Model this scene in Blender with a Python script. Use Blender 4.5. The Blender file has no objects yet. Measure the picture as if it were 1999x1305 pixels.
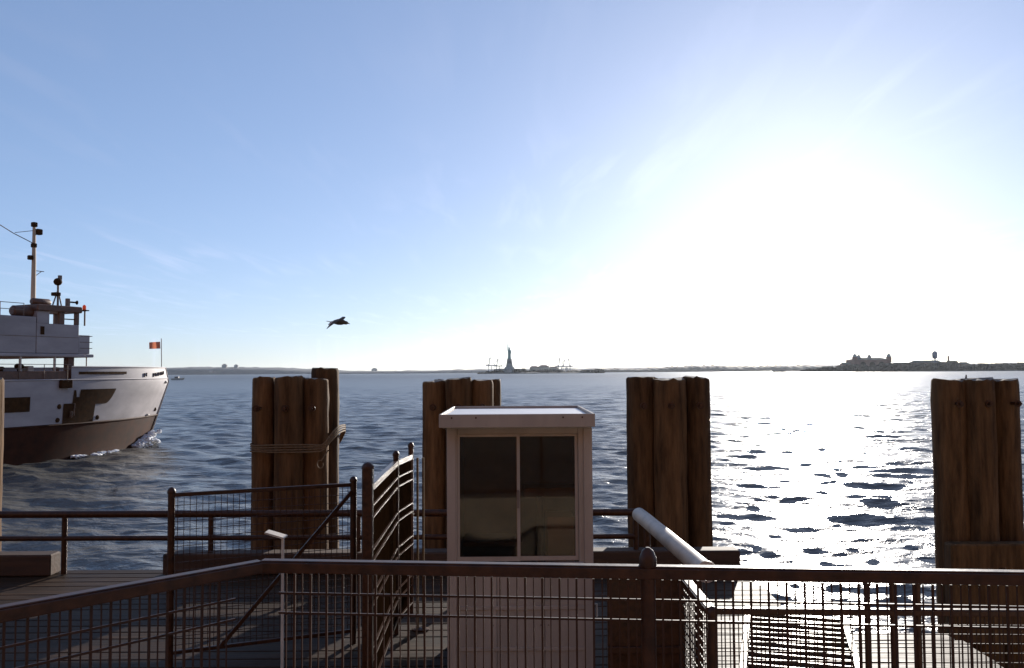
import bpy, math, random
import numpy as np
from mathutils import Vector, Matrix

random.seed(7); rng = np.random.default_rng(7)
scene = bpy.context.scene
COL = scene.collection

# ------------------------------------------------------------------ camera
EYE = Vector((0, 0, 2.5))            # lower dock deck is z = 0, harbour water is z = -2.2
WATER = -2.2
cam_data = bpy.data.cameras.new('camera'); cam = bpy.data.objects.new('camera', cam_data); COL.objects.link(cam)
cam_data.sensor_width = 36.0; cam_data.lens = 36.0 * 1640 / 1999
cam_data.clip_start = 0.05; cam_data.clip_end = 60000
pitch, roll = math.radians(2.64), math.radians(0.38)
f0 = Vector((0, math.cos(pitch), math.sin(pitch))); u0 = Vector((0, -math.sin(pitch), math.cos(pitch))); r0 = Vector((1, 0, 0))
rr = r0 * math.cos(roll) - u0 * math.sin(roll); uu = r0 * math.sin(roll) + u0 * math.cos(roll)
cam.matrix_world = Matrix(((rr.x, uu.x, -f0.x, EYE.x), (rr.y, uu.y, -f0.y, EYE.y), (rr.z, uu.z, -f0.z, EYE.z), (0, 0, 0, 1)))
scene.camera = cam

# ------------------------------------------------------------------ light
SUN_AZ, SUN_EL = math.radians(19.1), math.radians(11.6)      # azimuth to the right of +Y
world = bpy.data.worlds.new('World'); scene.world = world; world.use_nodes = True
wn, wl = world.node_tree.nodes, world.node_tree.links
wn.clear()
sky = wn.new('ShaderNodeTexSky'); sky.sky_type = 'NISHITA'; sky.sun_disc = False
sky.sun_elevation = SUN_EL; sky.sun_rotation = SUN_AZ
sky.altitude = 0; sky.air_density = 0.72; sky.dust_density = 0.34; sky.ozone_density = 1.5
bg = wn.new('ShaderNodeBackground'); bg.inputs['Strength'].default_value = 0.088
wout = wn.new('ShaderNodeOutputWorld')
# thin cirrus: streaked noise on a plane high overhead, slightly whitening the sky
tc = wn.new('ShaderNodeTexCoord'); sx = wn.new('ShaderNodeSeparateXYZ'); wl.new(tc.outputs['Generated'], sx.inputs[0])
def wmath(op, a, b, clamp=False):
    m = wn.new('ShaderNodeMath'); m.operation = op; m.use_clamp = clamp
    for i, v in enumerate((a, b)):
        if isinstance(v, (int, float)): m.inputs[i].default_value = v
        else: wl.new(v, m.inputs[i])
    return m.outputs[0]
zz = wmath('MAXIMUM', sx.outputs['Z'], 0.04)
cx_, cy_ = wmath('DIVIDE', sx.outputs['X'], zz), wmath('DIVIDE', sx.outputs['Y'], zz)
cb = wn.new('ShaderNodeCombineXYZ'); wl.new(cx_, cb.inputs[0]); wl.new(cy_, cb.inputs[1])
mp = wn.new('ShaderNodeMapping'); mp.inputs['Rotation'].default_value = (0, 0, math.radians(24)); mp.inputs['Scale'].default_value = (2.2, 0.35, 1); wl.new(cb.outputs[0], mp.inputs[0])
n1 = wn.new('ShaderNodeTexNoise'); n1.inputs['Scale'].default_value = 1.6; n1.inputs['Detail'].default_value = 6; n1.inputs['Roughness'].default_value = 0.6; n1.inputs['Distortion'].default_value = 0.6; wl.new(mp.outputs[0], n1.inputs[0])
n2 = wn.new('ShaderNodeTexNoise'); n2.inputs['Scale'].default_value = 0.35; n2.inputs['Detail'].default_value = 2; wl.new(cb.outputs[0], n2.inputs[0])
c1 = wn.new('ShaderNodeMapRange'); c1.inputs[1].default_value = 0.50; c1.inputs[2].default_value = 0.80; wl.new(n1.outputs[0], c1.inputs[0])
c2 = wn.new('ShaderNodeMapRange'); c2.inputs[1].default_value = 0.42; c2.inputs[2].default_value = 0.62; wl.new(n2.outputs[0], c2.inputs[0])
cf = wmath('MULTIPLY', wmath('MULTIPLY', c1.outputs[0], c2.outputs[0]), 0.28)
bw = wn.new('ShaderNodeRGBToBW'); wl.new(sky.outputs[0], bw.inputs[0])
white = wn.new('ShaderNodeMixRGB'); white.blend_type = 'MULTIPLY'; white.inputs[0].default_value = 1; white.inputs[2].default_value = (2.3, 2.15, 2.2, 1); wl.new(bw.outputs[0], white.inputs[1])
mx = wn.new('ShaderNodeMixRGB'); wl.new(cf, mx.inputs[0]); wl.new(sky.outputs[0], mx.inputs[1]); wl.new(white.outputs[0], mx.inputs[2])
tn = wn.new('ShaderNodeMixRGB'); tn.blend_type = 'MULTIPLY'; tn.inputs[0].default_value = 1; tn.inputs[2].default_value = (1.62, 1.86, 2.38, 1)   # daylight film balance
gm = wn.new('ShaderNodeGamma'); gm.inputs[1].default_value = .61; wl.new(mx.outputs[0], gm.inputs[0]); wl.new(gm.outputs[0], tn.inputs[1]); wl.new(tn.outputs[0], bg.inputs['Color']); wl.new(bg.outputs[0], wout.inputs[0])

sun_d = bpy.data.lights.new('sun', 'SUN'); sun_d.energy = 5.0; sun_d.angle = math.radians(0.53); sun_d.color = (1.0, 0.93, 0.84)
sun = bpy.data.objects.new('sun', sun_d); COL.objects.link(sun)
S = Vector((math.sin(SUN_AZ) * math.cos(SUN_EL), math.cos(SUN_AZ) * math.cos(SUN_EL), math.sin(SUN_EL)))
sun.rotation_euler = S.to_track_quat('Z', 'Y').to_euler(); sun.location = (30, 60, 40)

vs = scene.view_settings
vs.view_transform = 'Standard'; vs.look = 'None'; vs.gamma = 1; vs.use_curve_mapping = False; vs.exposure = 0.5
scene.cycles.use_denoising = True
scene.cycles.max_bounces = 6; scene.cycles.volume_bounces = 0; scene.cycles.transparent_max_bounces = 12
scene.cycles.caustics_reflective = False; scene.cycles.caustics_refractive = False

# ------------------------------------------------------------------ helpers
class MB:
    def __init__(s): s.v = []; s.f = []
    def add(s, vs_, fs): o = len(s.v); s.v += [tuple(p) for p in vs_]; s.f += [tuple(i + o for i in f) for f in fs]; return s
    def box(s, a, b):
        (x0, y0, z0), (x1, y1, z1) = a, b
        return s.add([(x0,y0,z0),(x1,y0,z0),(x1,y1,z0),(x0,y1,z0),(x0,y0,z1),(x1,y0,z1),(x1,y1,z1),(x0,y1,z1)],
                     [(3,2,1,0),(4,5,6,7),(0,1,5,4),(1,2,6,5),(2,3,7,6),(3,0,4,7)])
    def bbox(s, a, b, c=0.01):
        """box with chamfered edges"""
        (x0, y0, z0), (x1, y1, z1) = a, b
        P = []
        for z, i in ((z0, c), (z0 + c, 0), (z1 - c, 0), (z1, c)):
            for (x, y, sx_, sy_) in ((x0, y0, 1, 1), (x1, y0, -1, 1), (x1, y1, -1, -1), (x0, y1, 1, -1)):
                k = i
                a1 = (x + sx_ * (k + c), y + sy_ * k); a2 = (x + sx_ * k, y + sy_ * (k + c))
                if (sx_, sy_) in ((1, 1), (-1, -1)): P += [(*a2, z), (*a1, z)]
                else: P += [(*a1, z), (*a2, z)]
        F = [tuple(reversed(range(8))), tuple(range(24, 32))]
        for l in range(3):
            for i in range(8): j = (i + 1) % 8; F.append((l*8+i, l*8+j, l*8+8+j, l*8+8+i))
        return s.add(P, F)
    def bar(s, p, q, w, h, up=(0, 0, 1)):
        p, q = Vector(p), Vector(q); d = (q - p).normalized(); r = d.cross(Vector(up))
        if r.length < 1e-4: r = d.cross(Vector((1, 0, 0)))
        r.normalize(); u = r.cross(d).normalized(); V = []
        for e in (p, q):
            for a, b in ((-1,-1),(1,-1),(1,1),(-1,1)): V.append(e + r * (a * w / 2) + u * (b * h / 2))
        return s.add(V, [(0,1,2,3),(7,6,5,4),(0,4,5,1),(1,5,6,2),(2,6,7,3),(3,7,4,0)])
    def tube(s, pts, r, n=8, cap=True, closed=False):
        pts = [Vector(p) for p in pts]; m = len(pts); rs = r if isinstance(r, (list, tuple)) else [r] * m
        V = []; nrm = None
        for i, p in enumerate(pts):
            a = pts[i - 1] if (i > 0 or closed) else p; b = pts[(i + 1) % m] if (i < m - 1 or closed) else p
            d = (b - a).normalized()
            if nrm is None:
                nrm = d.orthogonal().normalized()
                if abs(d.z) < .9: nrm = Vector((0, 0, 1)) - d * d.z; nrm.normalize()
            else:
                nrm = nrm - d * nrm.dot(d); nrm.normalize()
            bt = d.cross(nrm)
            for k in range(n):
                t = 2 * math.pi * (k + .5) / n; V.append(p + (nrm * math.cos(t) + bt * math.sin(t)) * rs[i])
        F = []
        for i in range(m if closed else m - 1):
            j = (i + 1) % m
            for k in range(n): k2 = (k + 1) % n; F.append((i*n+k, j*n+k, j*n+k2, i*n+k2))
        if cap and not closed: F += [tuple(range(n)), tuple(reversed(range((m-1)*n, m*n)))]
        return s.add(V, F)
    def lathe(s, c, prof, n=16, sx=1, sy=1):
        """prof: list of (r, z)"""
        V = []; F = []
        for r, z in prof:
            for k in range(n): t = 2*math.pi*k/n; V.append((c[0]+r*sx*math.cos(t), c[1]+r*sy*math.sin(t), c[2]+z))
        for i in range(len(prof)-1):
            for k in range(n): k2 = (k+1)%n; F.append((i*n+k, i*n+k2, (i+1)*n+k2, (i+1)*n+k))
        F += [tuple(reversed(range(n))), tuple(range((len(prof)-1)*n, len(prof)*n))]
        return s.add(V, F)
    def prism(s, poly, z0, z1):
        n = len(poly); V = [(*p, z0) for p in poly] + [(*p, z1) for p in poly]
        return s.add(V, [tuple(reversed(range(n))), tuple(range(n, 2*n))] + [(i, (i+1)%n, n+(i+1)%n, n+i) for i in range(n)])
    def blob(s, c, rx, ry, rz, k=0.25, nu=8, nv=5):
        V = []; F = []
        V.append((c[0], c[1], c[2] - rz))
        for j in range(1, nv):
            ph = math.pi * j / nv
            for i in range(nu):
                t = 2*math.pi*(i + .5*(j%2))/nu; q = 1 + random.uniform(-k, k)
                V.append((c[0]+rx*q*math.sin(ph)*math.cos(t), c[1]+ry*q*math.sin(ph)*math.sin(t), c[2]-rz*q*math.cos(ph)))
        V.append((c[0], c[1], c[2] + rz)); top = len(V) - 1
        for i in range(nu): F.append((0, 1+(i+1)%nu, 1+i)); F.append((top, top-nu+i, top-nu+(i+1)%nu))
        for j in range(nv-2):
            for i in range(nu): a = 1+j*nu; F.append((a+i, a+(i+1)%nu, a+nu+(i+1)%nu, a+nu+i))
        return s.add(V, F)
    def mesh(s, name, mat, smooth=False):
        me = bpy.data.meshes.new(name); me.from_pydata(s.v, [], s.f); me.update()
        if smooth:
            me.polygons.foreach_set('use_smooth', [True]*len(me.polygons))
            try: me.set_sharp_from_angle(angle=math.radians(40))
            except Exception: pass
        me.materials.append(mat); return me
    def build(s, name, mat, parent=None, smooth=False):
        return obj(name, s.mesh(name, mat, smooth), parent)
def obj(name, me, parent=None):
    o = bpy.data.objects.new(name, me); COL.objects.link(o)
    if parent is not None: o.parent = parent
    return o
def tag(o, label=None, cat=None, group=None, kind=None):
    if label: o['label'] = label
    if cat: o['category'] = cat
    if group: o['group'] = group
    if kind: o['kind'] = kind
    return o
def empty(name, loc=(0, 0, 0), rz=0):
    o = bpy.data.objects.new(name, None); o.empty_display_size = .2; COL.objects.link(o); o.location = loc; o.rotation_euler = (0, 0, rz); return o

def ray(px, py):
    x, y = px - 999.5, 652.5 - py
    return rr * x + uu * y + f0 * 1640
def aty(px, py, Y): r = ray(px, py); return EYE + r * (Y / r.y)

# ------------------------------------------------------------------ materials
def mat(name, col, rough=.6, var=.25, scale=6., stretch=(1, 1, 1), bump=.0, bscale=None, metal=0., spec=.5, col2=None, rnd=.0, rvar=0.1):
    m = bpy.data.materials.new(name); m.use_nodes = True; nt = m.node_tree; N, L = nt.nodes, nt.links
    b = N['Principled BSDF']; b.inputs['Roughness'].default_value = rough; b.inputs['Metallic'].default_value = metal
    b.inputs['Specular IOR Level'].default_value = spec
    t = N.new('ShaderNodeTexCoord'); mp_ = N.new('ShaderNodeMapping'); mp_.inputs['Scale'].default_value = stretch
    L.new(t.outputs['Object'], mp_.inputs[0])
    oi = N.new('ShaderNodeObjectInfo')
    ad = N.new('ShaderNodeVectorMath'); ad.operation = 'ADD'; cm = N.new('ShaderNodeVectorMath'); cm.operation = 'SCALE'
    cm.inputs[0].default_value = (17.3, 9.1, 5.7); L.new(oi.outputs['Random'], cm.inputs['Scale'])
    L.new(mp_.outputs[0], ad.inputs[0]); L.new(cm.outputs[0], ad.inputs[1])
    n = N.new('ShaderNodeTexNoise'); n.inputs['Scale'].default_value = scale; n.inputs['Detail'].default_value = 7; n.inputs['Roughness'].default_value = .6
    L.new(ad.outputs[0], n.inputs[0])
    r = N.new('ShaderNodeValToRGB'); c = Vector(col)
    lo = c * (1 - var); hi = Vector(col2) if col2 else c * (1 + var)
    r.color_ramp.elements[0].position = .32; r.color_ramp.elements[0].color = (*lo, 1)
    r.color_ramp.elements[1].position = .70; r.color_ramp.elements[1].color = (*hi, 1)
    L.new(n.outputs[0], r.inputs[0]); out = r.outputs[0]
    if rnd:
        mr = N.new('ShaderNodeMapRange'); mr.inputs[3].default_value = 1 - rnd; mr.inputs[4].default_value = 1 + rnd; L.new(oi.outputs['Random'], mr.inputs[0])
        mm = N.new('ShaderNodeVectorMath'); mm.operation = 'SCALE'; L.new(out, mm.inputs[0]); L.new(mr.outputs[0], mm.inputs['Scale']); out = mm.outputs[0]
    L.new(out, b.inputs['Base Color'])
    if rvar:
        q = N.new('ShaderNodeMapRange'); q.inputs[3].default_value = max(.02, rough - rvar); q.inputs[4].default_value = min(1, rough + rvar); L.new(n.outputs[0], q.inputs[0]); L.new(q.outputs[0], b.inputs['Roughness'])
    if bump:
        n2_ = N.new('ShaderNodeTexNoise'); n2_.inputs['Scale'].default_value = bscale or scale * 3; n2_.inputs['Detail'].default_value = 6
        L.new(ad.outputs[0], n2_.inputs[0])
        bp = N.new('ShaderNodeBump'); bp.inputs['Strength'].default_value = .8; bp.inputs['Distance'].default_value = bump
        L.new(n2_.outputs[0], bp.inputs['Height']); L.new(bp.outputs[0], b.inputs['Normal'])
    return m
M = {}
M['pile'] = mat('weathered_pile_timber', (.105, .050, .018), .85, .5, 5, (2.2, 2.2, .3), .022, 9, col2=(.19, .098, .040), rnd=.25, spec=.2)
M['pile_top'] = mat('bleached_pile_end', (.24, .19, .14), .85, .5, 14)
M['deck'] = mat('weathered_deck_board', (.045, .023, .011), .62, .5, 7, (.25, 3, 3), .005, 14, rnd=.25, spec=.15)
M['curb'] = mat('tarred_timber', (.065, .030, .014), .75, .4, 6, (.3, 2, 2), .006, 12)
M['rail'] = mat('brown_painted_steel', (.045, .014, .005), .42, .3, 22, bump=.0009, bscale=60, spec=.3, col2=(.085, .030, .011))
M['gate_rail'] = mat('glossy_brown_rail', (.05, .016, .006), .34, .3, 9, spec=.4)
M['tar'] = mat('matt_black_paint', (.016, .008, .004), .95, .3, 9, spec=0)
M['wire'] = mat('dark_coated_wire', (.05, .017, .007), .5, .2, 12, spec=.3)
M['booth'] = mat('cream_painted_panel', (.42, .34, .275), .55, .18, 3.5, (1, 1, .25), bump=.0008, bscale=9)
M['booth_in'] = mat('brown_interior_board', (.10, .06, .032), .7, .3, 6)
M['roof'] = mat('white_roof_sheet', (.80, .76, .72), .45, .06, 4)
M['white'] = mat('white_paint', (.55, .47, .39), .5, .22, 5)
M['steel'] = mat('gangway_plate', (.10, .075, .055), .38, .3, 9, bump=.001, metal=.3)
M['stone'] = mat('granite_paving', (.33, .29, .24), .8, .2, 3, bump=.003)
M['rope'] = mat('pale_rope', (.19, .12, .06), .85, .3, 40, bump=.002)
M['hull_dark'] = mat('dark_hull_paint', (.045, .014, .006), .7, .4, 1.5, spec=.12)
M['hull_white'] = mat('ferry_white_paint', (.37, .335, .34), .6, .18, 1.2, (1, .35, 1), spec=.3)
M['ship_brown'] = mat('varnished_wood', (.13, .06, .035), .5, .3, 4)
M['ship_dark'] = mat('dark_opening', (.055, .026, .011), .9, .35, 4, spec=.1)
M['ship_grey'] = mat('grey_fitting', (.20, .15, .12), .6, .2, 6)
M['red'] = mat('flag_red', (.65, .13, .07), .8, .1, 5)
M['blue'] = mat('flag_blue', (.03, .04, .12), .8, .1, 5)
for k_ in ('red', 'white_flag'):
    if k_ == 'white_flag': M[k_] = mat('flag_white', (.8, .76, .74), .8, .05, 5)
    m_ = M[k_]; N_, L_ = m_.node_tree.nodes, m_.node_tree.links; tr_ = N_.new('ShaderNodeBsdfTranslucent'); tr_.inputs[0].default_value = (.9, .30, .16, 1) if k_ == 'red' else (.8, .78, .75, 1)
    x_ = N_.new('ShaderNodeMixShader'); x_.inputs[0].default_value = .55; L_.new(N_['Principled BSDF'].outputs[0], x_.inputs[1]); L_.new(tr_.outputs[0], x_.inputs[2]); L_.new(x_.outputs[0], N_['Material Output'].inputs[0])
M['copper'] = mat('verdigris_copper', (.20, .33, .28), .7, .2, .2)
M['granite'] = mat('pale_granite', (.30, .27, .24), .8, .15, .1)
M['brick'] = mat('red_brick', (.24, .12, .08), .85, .2, .1)
M['tan'] = mat('tan_cladding', (.50, .38, .27), .8, .15, .05)
M['land'] = mat('shore_ground', (.09, .08, .06), .9, .3, .02)
M['tree'] = mat('far_foliage', (.085, .055, .030), .9, .4, .08)
M['hill'] = mat('hill_woods', (.035, .042, .05), .95, .4, .004)
M['crane'] = mat('crane_steel', (.16, .17, .22), .6, .2, .1)
M['gull'] = mat('gull_plumage', (.10, .08, .065), .8, .4, 14)
M['gull_pale'] = mat('gull_pale_plumage', (.6, .52, .45), .8, .2, 14)
M['beak'] = mat('beak', (.25, .18, .05), .5, .1, 10)
M['foam'] = mat('sea_foam', (.85, .86, .88), .7, .05, 3)

def glass_mat():
    m = bpy.data.materials.new('window_glass'); m.use_nodes = True; N, L = m.node_tree.nodes, m.node_tree.links
    N.remove(N['Principled BSDF']); t = N.new('ShaderNodeBsdfTransparent'); t.inputs[0].default_value = (.80, .68, .52, 1)
    g = N.new('ShaderNodeBsdfGlossy'); g.inputs['Roughness'].default_value = .04; f = N.new('ShaderNodeFresnel'); f.inputs[0].default_value = 1.4
    x = N.new('ShaderNodeMixShader'); L.new(f.outputs[0], x.inputs[0]); L.new(t.outputs[0], x.inputs[1]); L.new(g.outputs[0], x.inputs[2]); L.new(x.outputs[0], N['Material Output'].inputs[0])
    return m
M['glass'] = glass_mat()

def water_mat():
    m = bpy.data.materials.new('harbour_water'); m.use_nodes = True; N, L = m.node_tree.nodes, m.node_tree.links
    b = N['Principled BSDF']; b.inputs['Base Color'].default_value = (.13, .122, .108, 1); b.inputs['IOR'].default_value = 1.333
    g = N.new('ShaderNodeNewGeometry'); sp = N.new('ShaderNodeSeparateXYZ'); L.new(g.outputs['Position'], sp.inputs[0])
    mr = N.new('ShaderNodeMapRange'); mr.inputs[1].default_value = 20; mr.inputs[2].default_value = 900; mr.inputs[3].default_value = .25; mr.inputs[4].default_value = .38
    L.new(sp.outputs['Y'], mr.inputs[0]); L.new(mr.outputs[0], b.inputs['Roughness'])
    def noise(sc, st, det=4):
        mp_ = N.new('ShaderNodeMapping'); mp_.inputs['Scale'].default_value = st; L.new(g.outputs['Position'], mp_.inputs[0])
        n = N.new('ShaderNodeTexNoise'); n.inputs['Scale'].default_value = sc; n.inputs['Detail'].default_value = det; n.inputs['Roughness'].default_value = .55; n.inputs['Distortion'].default_value = .4
        L.new(mp_.outputs[0], n.inputs[0]); return n.outputs[0]
    a = noise(1.4, (.7, 1.2, 1)); c = noise(.16, (.5, 1.1, 1), 5)
    b1 = N.new('ShaderNodeBump'); b1.inputs['Strength'].default_value = 1; b1.inputs['Distance'].default_value = .16; L.new(a, b1.inputs['Height'])
    b2 = N.new('ShaderNodeBump'); b2.inputs['Strength'].default_value = 1; b2.inputs['Distance'].default_value = 1.1; L.new(c, b2.inputs['Height']); L.new(b1.outputs[0], b2.inputs['Normal'])
    e = noise(7.0, (.8, 1.2, 1), 3); b3 = N.new('ShaderNodeBump'); b3.inputs['Strength'].default_value = 1; b3.inputs['Distance'].default_value = .028; L.new(e, b3.inputs['Height']); L.new(b2.outputs[0], b3.inputs['Normal'])
    L.new(b3.outputs[0], b.inputs['Normal'])
    return m
M['water'] = water_mat()

# ------------------------------------------------------------------ setting: water
def build_water():
    r = np.concatenate([np.geomspace(5, 300, 860)[:-1], np.geomspace(300, 12400, 130)])
    th = np.radians(np.concatenate([np.linspace(-84, -41, 40)[:-1], np.linspace(-41, 41, 1000), np.linspace(41, 84, 40)[1:]]))
    R, T = np.meshgrid(r, th, indexing='ij'); X = R*np.sin(T); Y = R*np.cos(T)
    sp = np.maximum(np.gradient(r)[:, None]*np.ones_like(T), R*np.gradient(th)[None, :])
    Z = np.zeros_like(X); DX = np.zeros_like(X); DY = np.zeros_like(X)
    n = 84
    lam = np.exp(rng.uniform(np.log(.35), np.log(4.6), n)); k = 2*np.pi/lam
    ang = np.radians(-100) + rng.normal(0, .55, n)         # wind chop running towards the dock
    ph = rng.uniform(0, 2*np.pi, n); sl = np.sqrt(2*.034/n)*np.where(lam > 3, .75, 1.0)
    for i in range(n):
        att = np.clip(lam[i]/(sp*2.4) - .6, 0, 1); a = sl[i]/k[i]*att
        p = k[i]*(X*np.cos(ang[i]) + Y*np.sin(ang[i])) + ph[i]
        Z += a*np.cos(p); q = -.75*a*np.sin(p); DX += q*np.cos(ang[i]); DY += q*np.sin(ang[i])
    V = np.stack([X+DX, Y+DY, Z+WATER], -1).reshape(-1, 3)
    nr, nt = X.shape; idx = np.arange(nr*nt).reshape(nr, nt)
    F = np.stack([idx[:-1, :-1], idx[:-1, 1:], idx[1:, 1:], idx[1:, :-1]], -1).reshape(-1, 4)[:, ::-1]
    me = bpy.data.meshes.new('water'); me.vertices.add(len(V)); me.vertices.foreach_set('co', V.ravel().astype(np.float32))
    me.loops.add(F.size); me.loops.foreach_set('vertex_index', F.ravel().astype(np.int32))
    me.polygons.add(len(F)); me.polygons.foreach_set('loop_start', np.arange(0, F.size, 4, dtype=np.int32))
    me.polygons.foreach_set('use_smooth', np.ones(len(F), dtype=bool)); me.update(calc_edges=True); me.validate(); me.materials.append(M['water'])
    if me.polygons[1000].normal.z < 0: me.flip_normals()
    tag(obj('water', me), kind='structure')
build_water()

# ------------------------------------------------------------------ setting: promenade and dock
pm = MB(); pm.prism([(-.76, 2.64), (-14.6, -11.8), (-40, -40), (12, -40), (12, 1.44)], -3.2, .88)
tag(pm.build('promenade', M['stone']), kind='structure')
dock = tag(empty('dock'), kind='structure')
b = MB(); b.box((-12, 2.9, -.5), (2.84, 10.7, -.07)); b.build('deck_frame', M['curb'], dock)
b = MB(); b.box((2.86, 2.9, -.5), (4.06, 8.1, -.07)); b.build('deck_frame', M['curb'], dock)
y = 2.9; k = 0; long_me = {}; 
while y < 10.75:
    v = k % 5
    if v not in long_me:
        q = MB(); q.bbox((-12 - .02*v, 0, -.06), (2.85 + .012*v, .188, .002*v - .004), .006); long_me[v] = q.mesh('plank', M['deck'])
        q = MB(); q.bbox((2.87 + .012*v, 0, -.06), (4.09 + .015*v, .188, .002*((v+2) % 5) - .004), .006); long_me[10+v] = q.mesh('plank', M['deck'])
    o = obj('plank', long_me[v], dock); o.location = (0, y, 0)
    if y < 8.0: o = obj('plank', long_me[10+v], dock); o.location = (0, y, 0)
    y += .2; k += 1
for (a, c) in ((-12, -5.75), (-4.36, -1.4), (-1.37, 2.82)):
    q = MB(); q.bbox((a, 10.55, .006), (c, 10.8, .27), .015); q.build('edge_timber', M['curb'], dock)
for xx in (-9, -6, -3, 0, 2.5):
    q = MB(); q.tube([(xx, 10.4, -4), (xx, 10.4, -.5)], .16, 12); q.build('bearing_pile', M['pile'], dock, True)
gw = tag(empty('gangway', (2.84, 8.62, 0), math.radians(-17)), 'ribbed dark steel gangway lying on the sunlit dock boards', 'gangway')
q = MB(); q.box((-.42, -4.2, .012), (.42, 0, .035)); q.build('plate', M['steel'], gw)
q = MB(); q.bbox((-.42, 0, 0), (.42, .025, .028), .004); rib = q.mesh('rib', M['steel'])
for i in range(27): o = obj('rib', rib, gw); o.location = (0, -4.15 + i*.153, .036)
for s_ in (-1, 1):
    q = MB(); q.box((s_*.45-.025, -4.2, .012), (s_*.45+.025, 0, .09)); q.build('side_channel', M['steel'], gw)

# ------------------------------------------------------------------ pile clusters
def pile(parent, cx, cy, r, ztop, lean=(0, 0), slope=0.0):
    q = MB(); n, rows = 22, 34; V = []; F = []
    prof = 1 + rng.normal(0, .02, n); ph = rng.uniform(0, 6.28, 6); zb = -4.5
    zs = np.concatenate([np.linspace(zb, ztop - .06, rows - 2), [ztop - .02, ztop]])
    sa = rng.uniform(0, 6.28)
    for j, z in enumerate(zs):
        t = (z - zb)/(ztop - zb); base = r*(1.04 - .04*t)
        if j == rows-2: base *= .985
        if j == rows-1: base *= .93
        for i in range(n):
            a = 2*math.pi*i/n
            w = prof[i] + .013*math.sin(3*z+ph[0]+2*a) + .010*math.sin(9*z+ph[1]+3*a) + rng.normal(0, .011)
            zz_ = z + (slope*math.cos(a-sa)*r*2 + rng.normal(0, .008) if j >= rows-2 else 0)
            V.append((cx + lean[0]*(1-t) + base*w*math.cos(a), cy + lean[1]*(1-t) + base*w*math.sin(a), zz_))
    for j in range(rows-1):
        for i in range(n): i2 = (i+1) % n; F.append((j*n+i, j*n+i2, (j+1)*n+i2, (j+1)*n+i))
    q.add(V, F); o = q.build('pile', M['pile'], parent, True)
    cp = MB(); cv = [V[(rows-1)*n+i] for i in range(n)]; c0 = (cx, cy, ztop + .012)
    cp.add(cv + [c0], [(i, (i+1) % n, n) for i in range(n)]); cp.build('pile_head', M['pile_top'], o)
    return o
def cluster(Y, spec, label, back):
    """spec: (px left, px right, px top, dy) of the piles seen from the dock; back: extra piles behind"""
    c = empty('pile_cluster', (0, 0, 0)); tag(c, label, 'pile cluster', 'timber pile clusters along the dock edge')
    for (x0, x1, yt, dy) in spec + back:
        d = Y + dy; p = aty((x0+x1)/2, yt, d); r = (x1-x0)/2/1640*d
        pile(c, p.x, p.y, r, p.z, slope=rng.uniform(.01, .05))
    return c
cl = [None]*5
cl[0] = cluster(12, [(-165, -112, 742, .1), (-114, -54, 744, -.1), (-56, 4, 741, .05)], 'timber pile cluster cut off by the left edge of the picture', [(-140, -90, 742, .4), (-80, -30, 742, .42)])
cl[1] = cluster(12, [(493, 539, 739, .02), (537, 594, 738, -.1), (592, 641, 741, .02), (609, 661, 721, .42)], 'timber pile cluster with one taller pile, a rope wound round it', [(515, 565, 741, .42), (562, 606, 741, .46)])
cl[2] = cluster(12, [(824, 872, 746, 0), (869, 921, 741, -.08), (918, 963, 744, 0), (930, 978, 744, .40)], 'timber pile cluster half hidden behind the cream ticket booth', [(845, 893, 745, .42), (889, 934, 745, .45)])
cl[3] = cluster(12, [(1222, 1277, 738, 0), (1273, 1337, 742, -.1), (1333, 1384, 738, 0)], 'timber pile cluster beside the white pipe, right of the booth', [(1240, 1294, 740, .42), (1310, 1364, 739, .44)])
cl[4] = cluster(12, [(1820, 1882, 744, 0), (1878, 1937, 741, -.1), (1932, 1984, 743, 0)], 'rightmost timber pile cluster, standing right of the bright sun path', [(1840, 1895, 743, .42), (1905, 1960, 742, .44)])
p = aty(1885, 737, 12.0); q = MB(); q.tube([(p.x, p.y, p.z-.06), (p.x+.01, p.y, p.z+.03)], [.018, .008], 6); q.build('iron_spike', M['rail'], cl[4])
# timber wale bolted to the right-hand cluster
q = MB(); q.bbox((5.93, 11.5, -1.2), (8.4, 11.72, .13), .02); q.build('timber_wale', M['pile'], cl[4])
for xx in (6.2, 6.6, 7.0):
    q = MB(); q.lathe((xx, 11.49, -.2), [(.04, -.01), (.04, .01)], 8); q.build('bolt_head', M['rail'], cl[4])
q = MB(); q.bar((7.25, 11.3, .25), (8.4, 10.2, -.9), .3, .3); q.build('raking_timber', M['pile'], cl[4])

for c_, xs_ in ((2, (-1.1, -.75, -.42)), (3, (1.82, 2.2, 2.6)), (4, (6.2, 6.6, 7.0)), (1, (-3.55, -3.15, -2.78))):
    for x_ in xs_:
        q = MB(); q.tube([(x_, 11.60, 2.02), (x_, 11.9, 2.02)], .022, 8); q.tube([(x_, 11.66, 2.02), (x_, 11.68, 2.02)], .05, 10); q.build('through_bolt', M['rail'], cl[c_], True)
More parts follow.
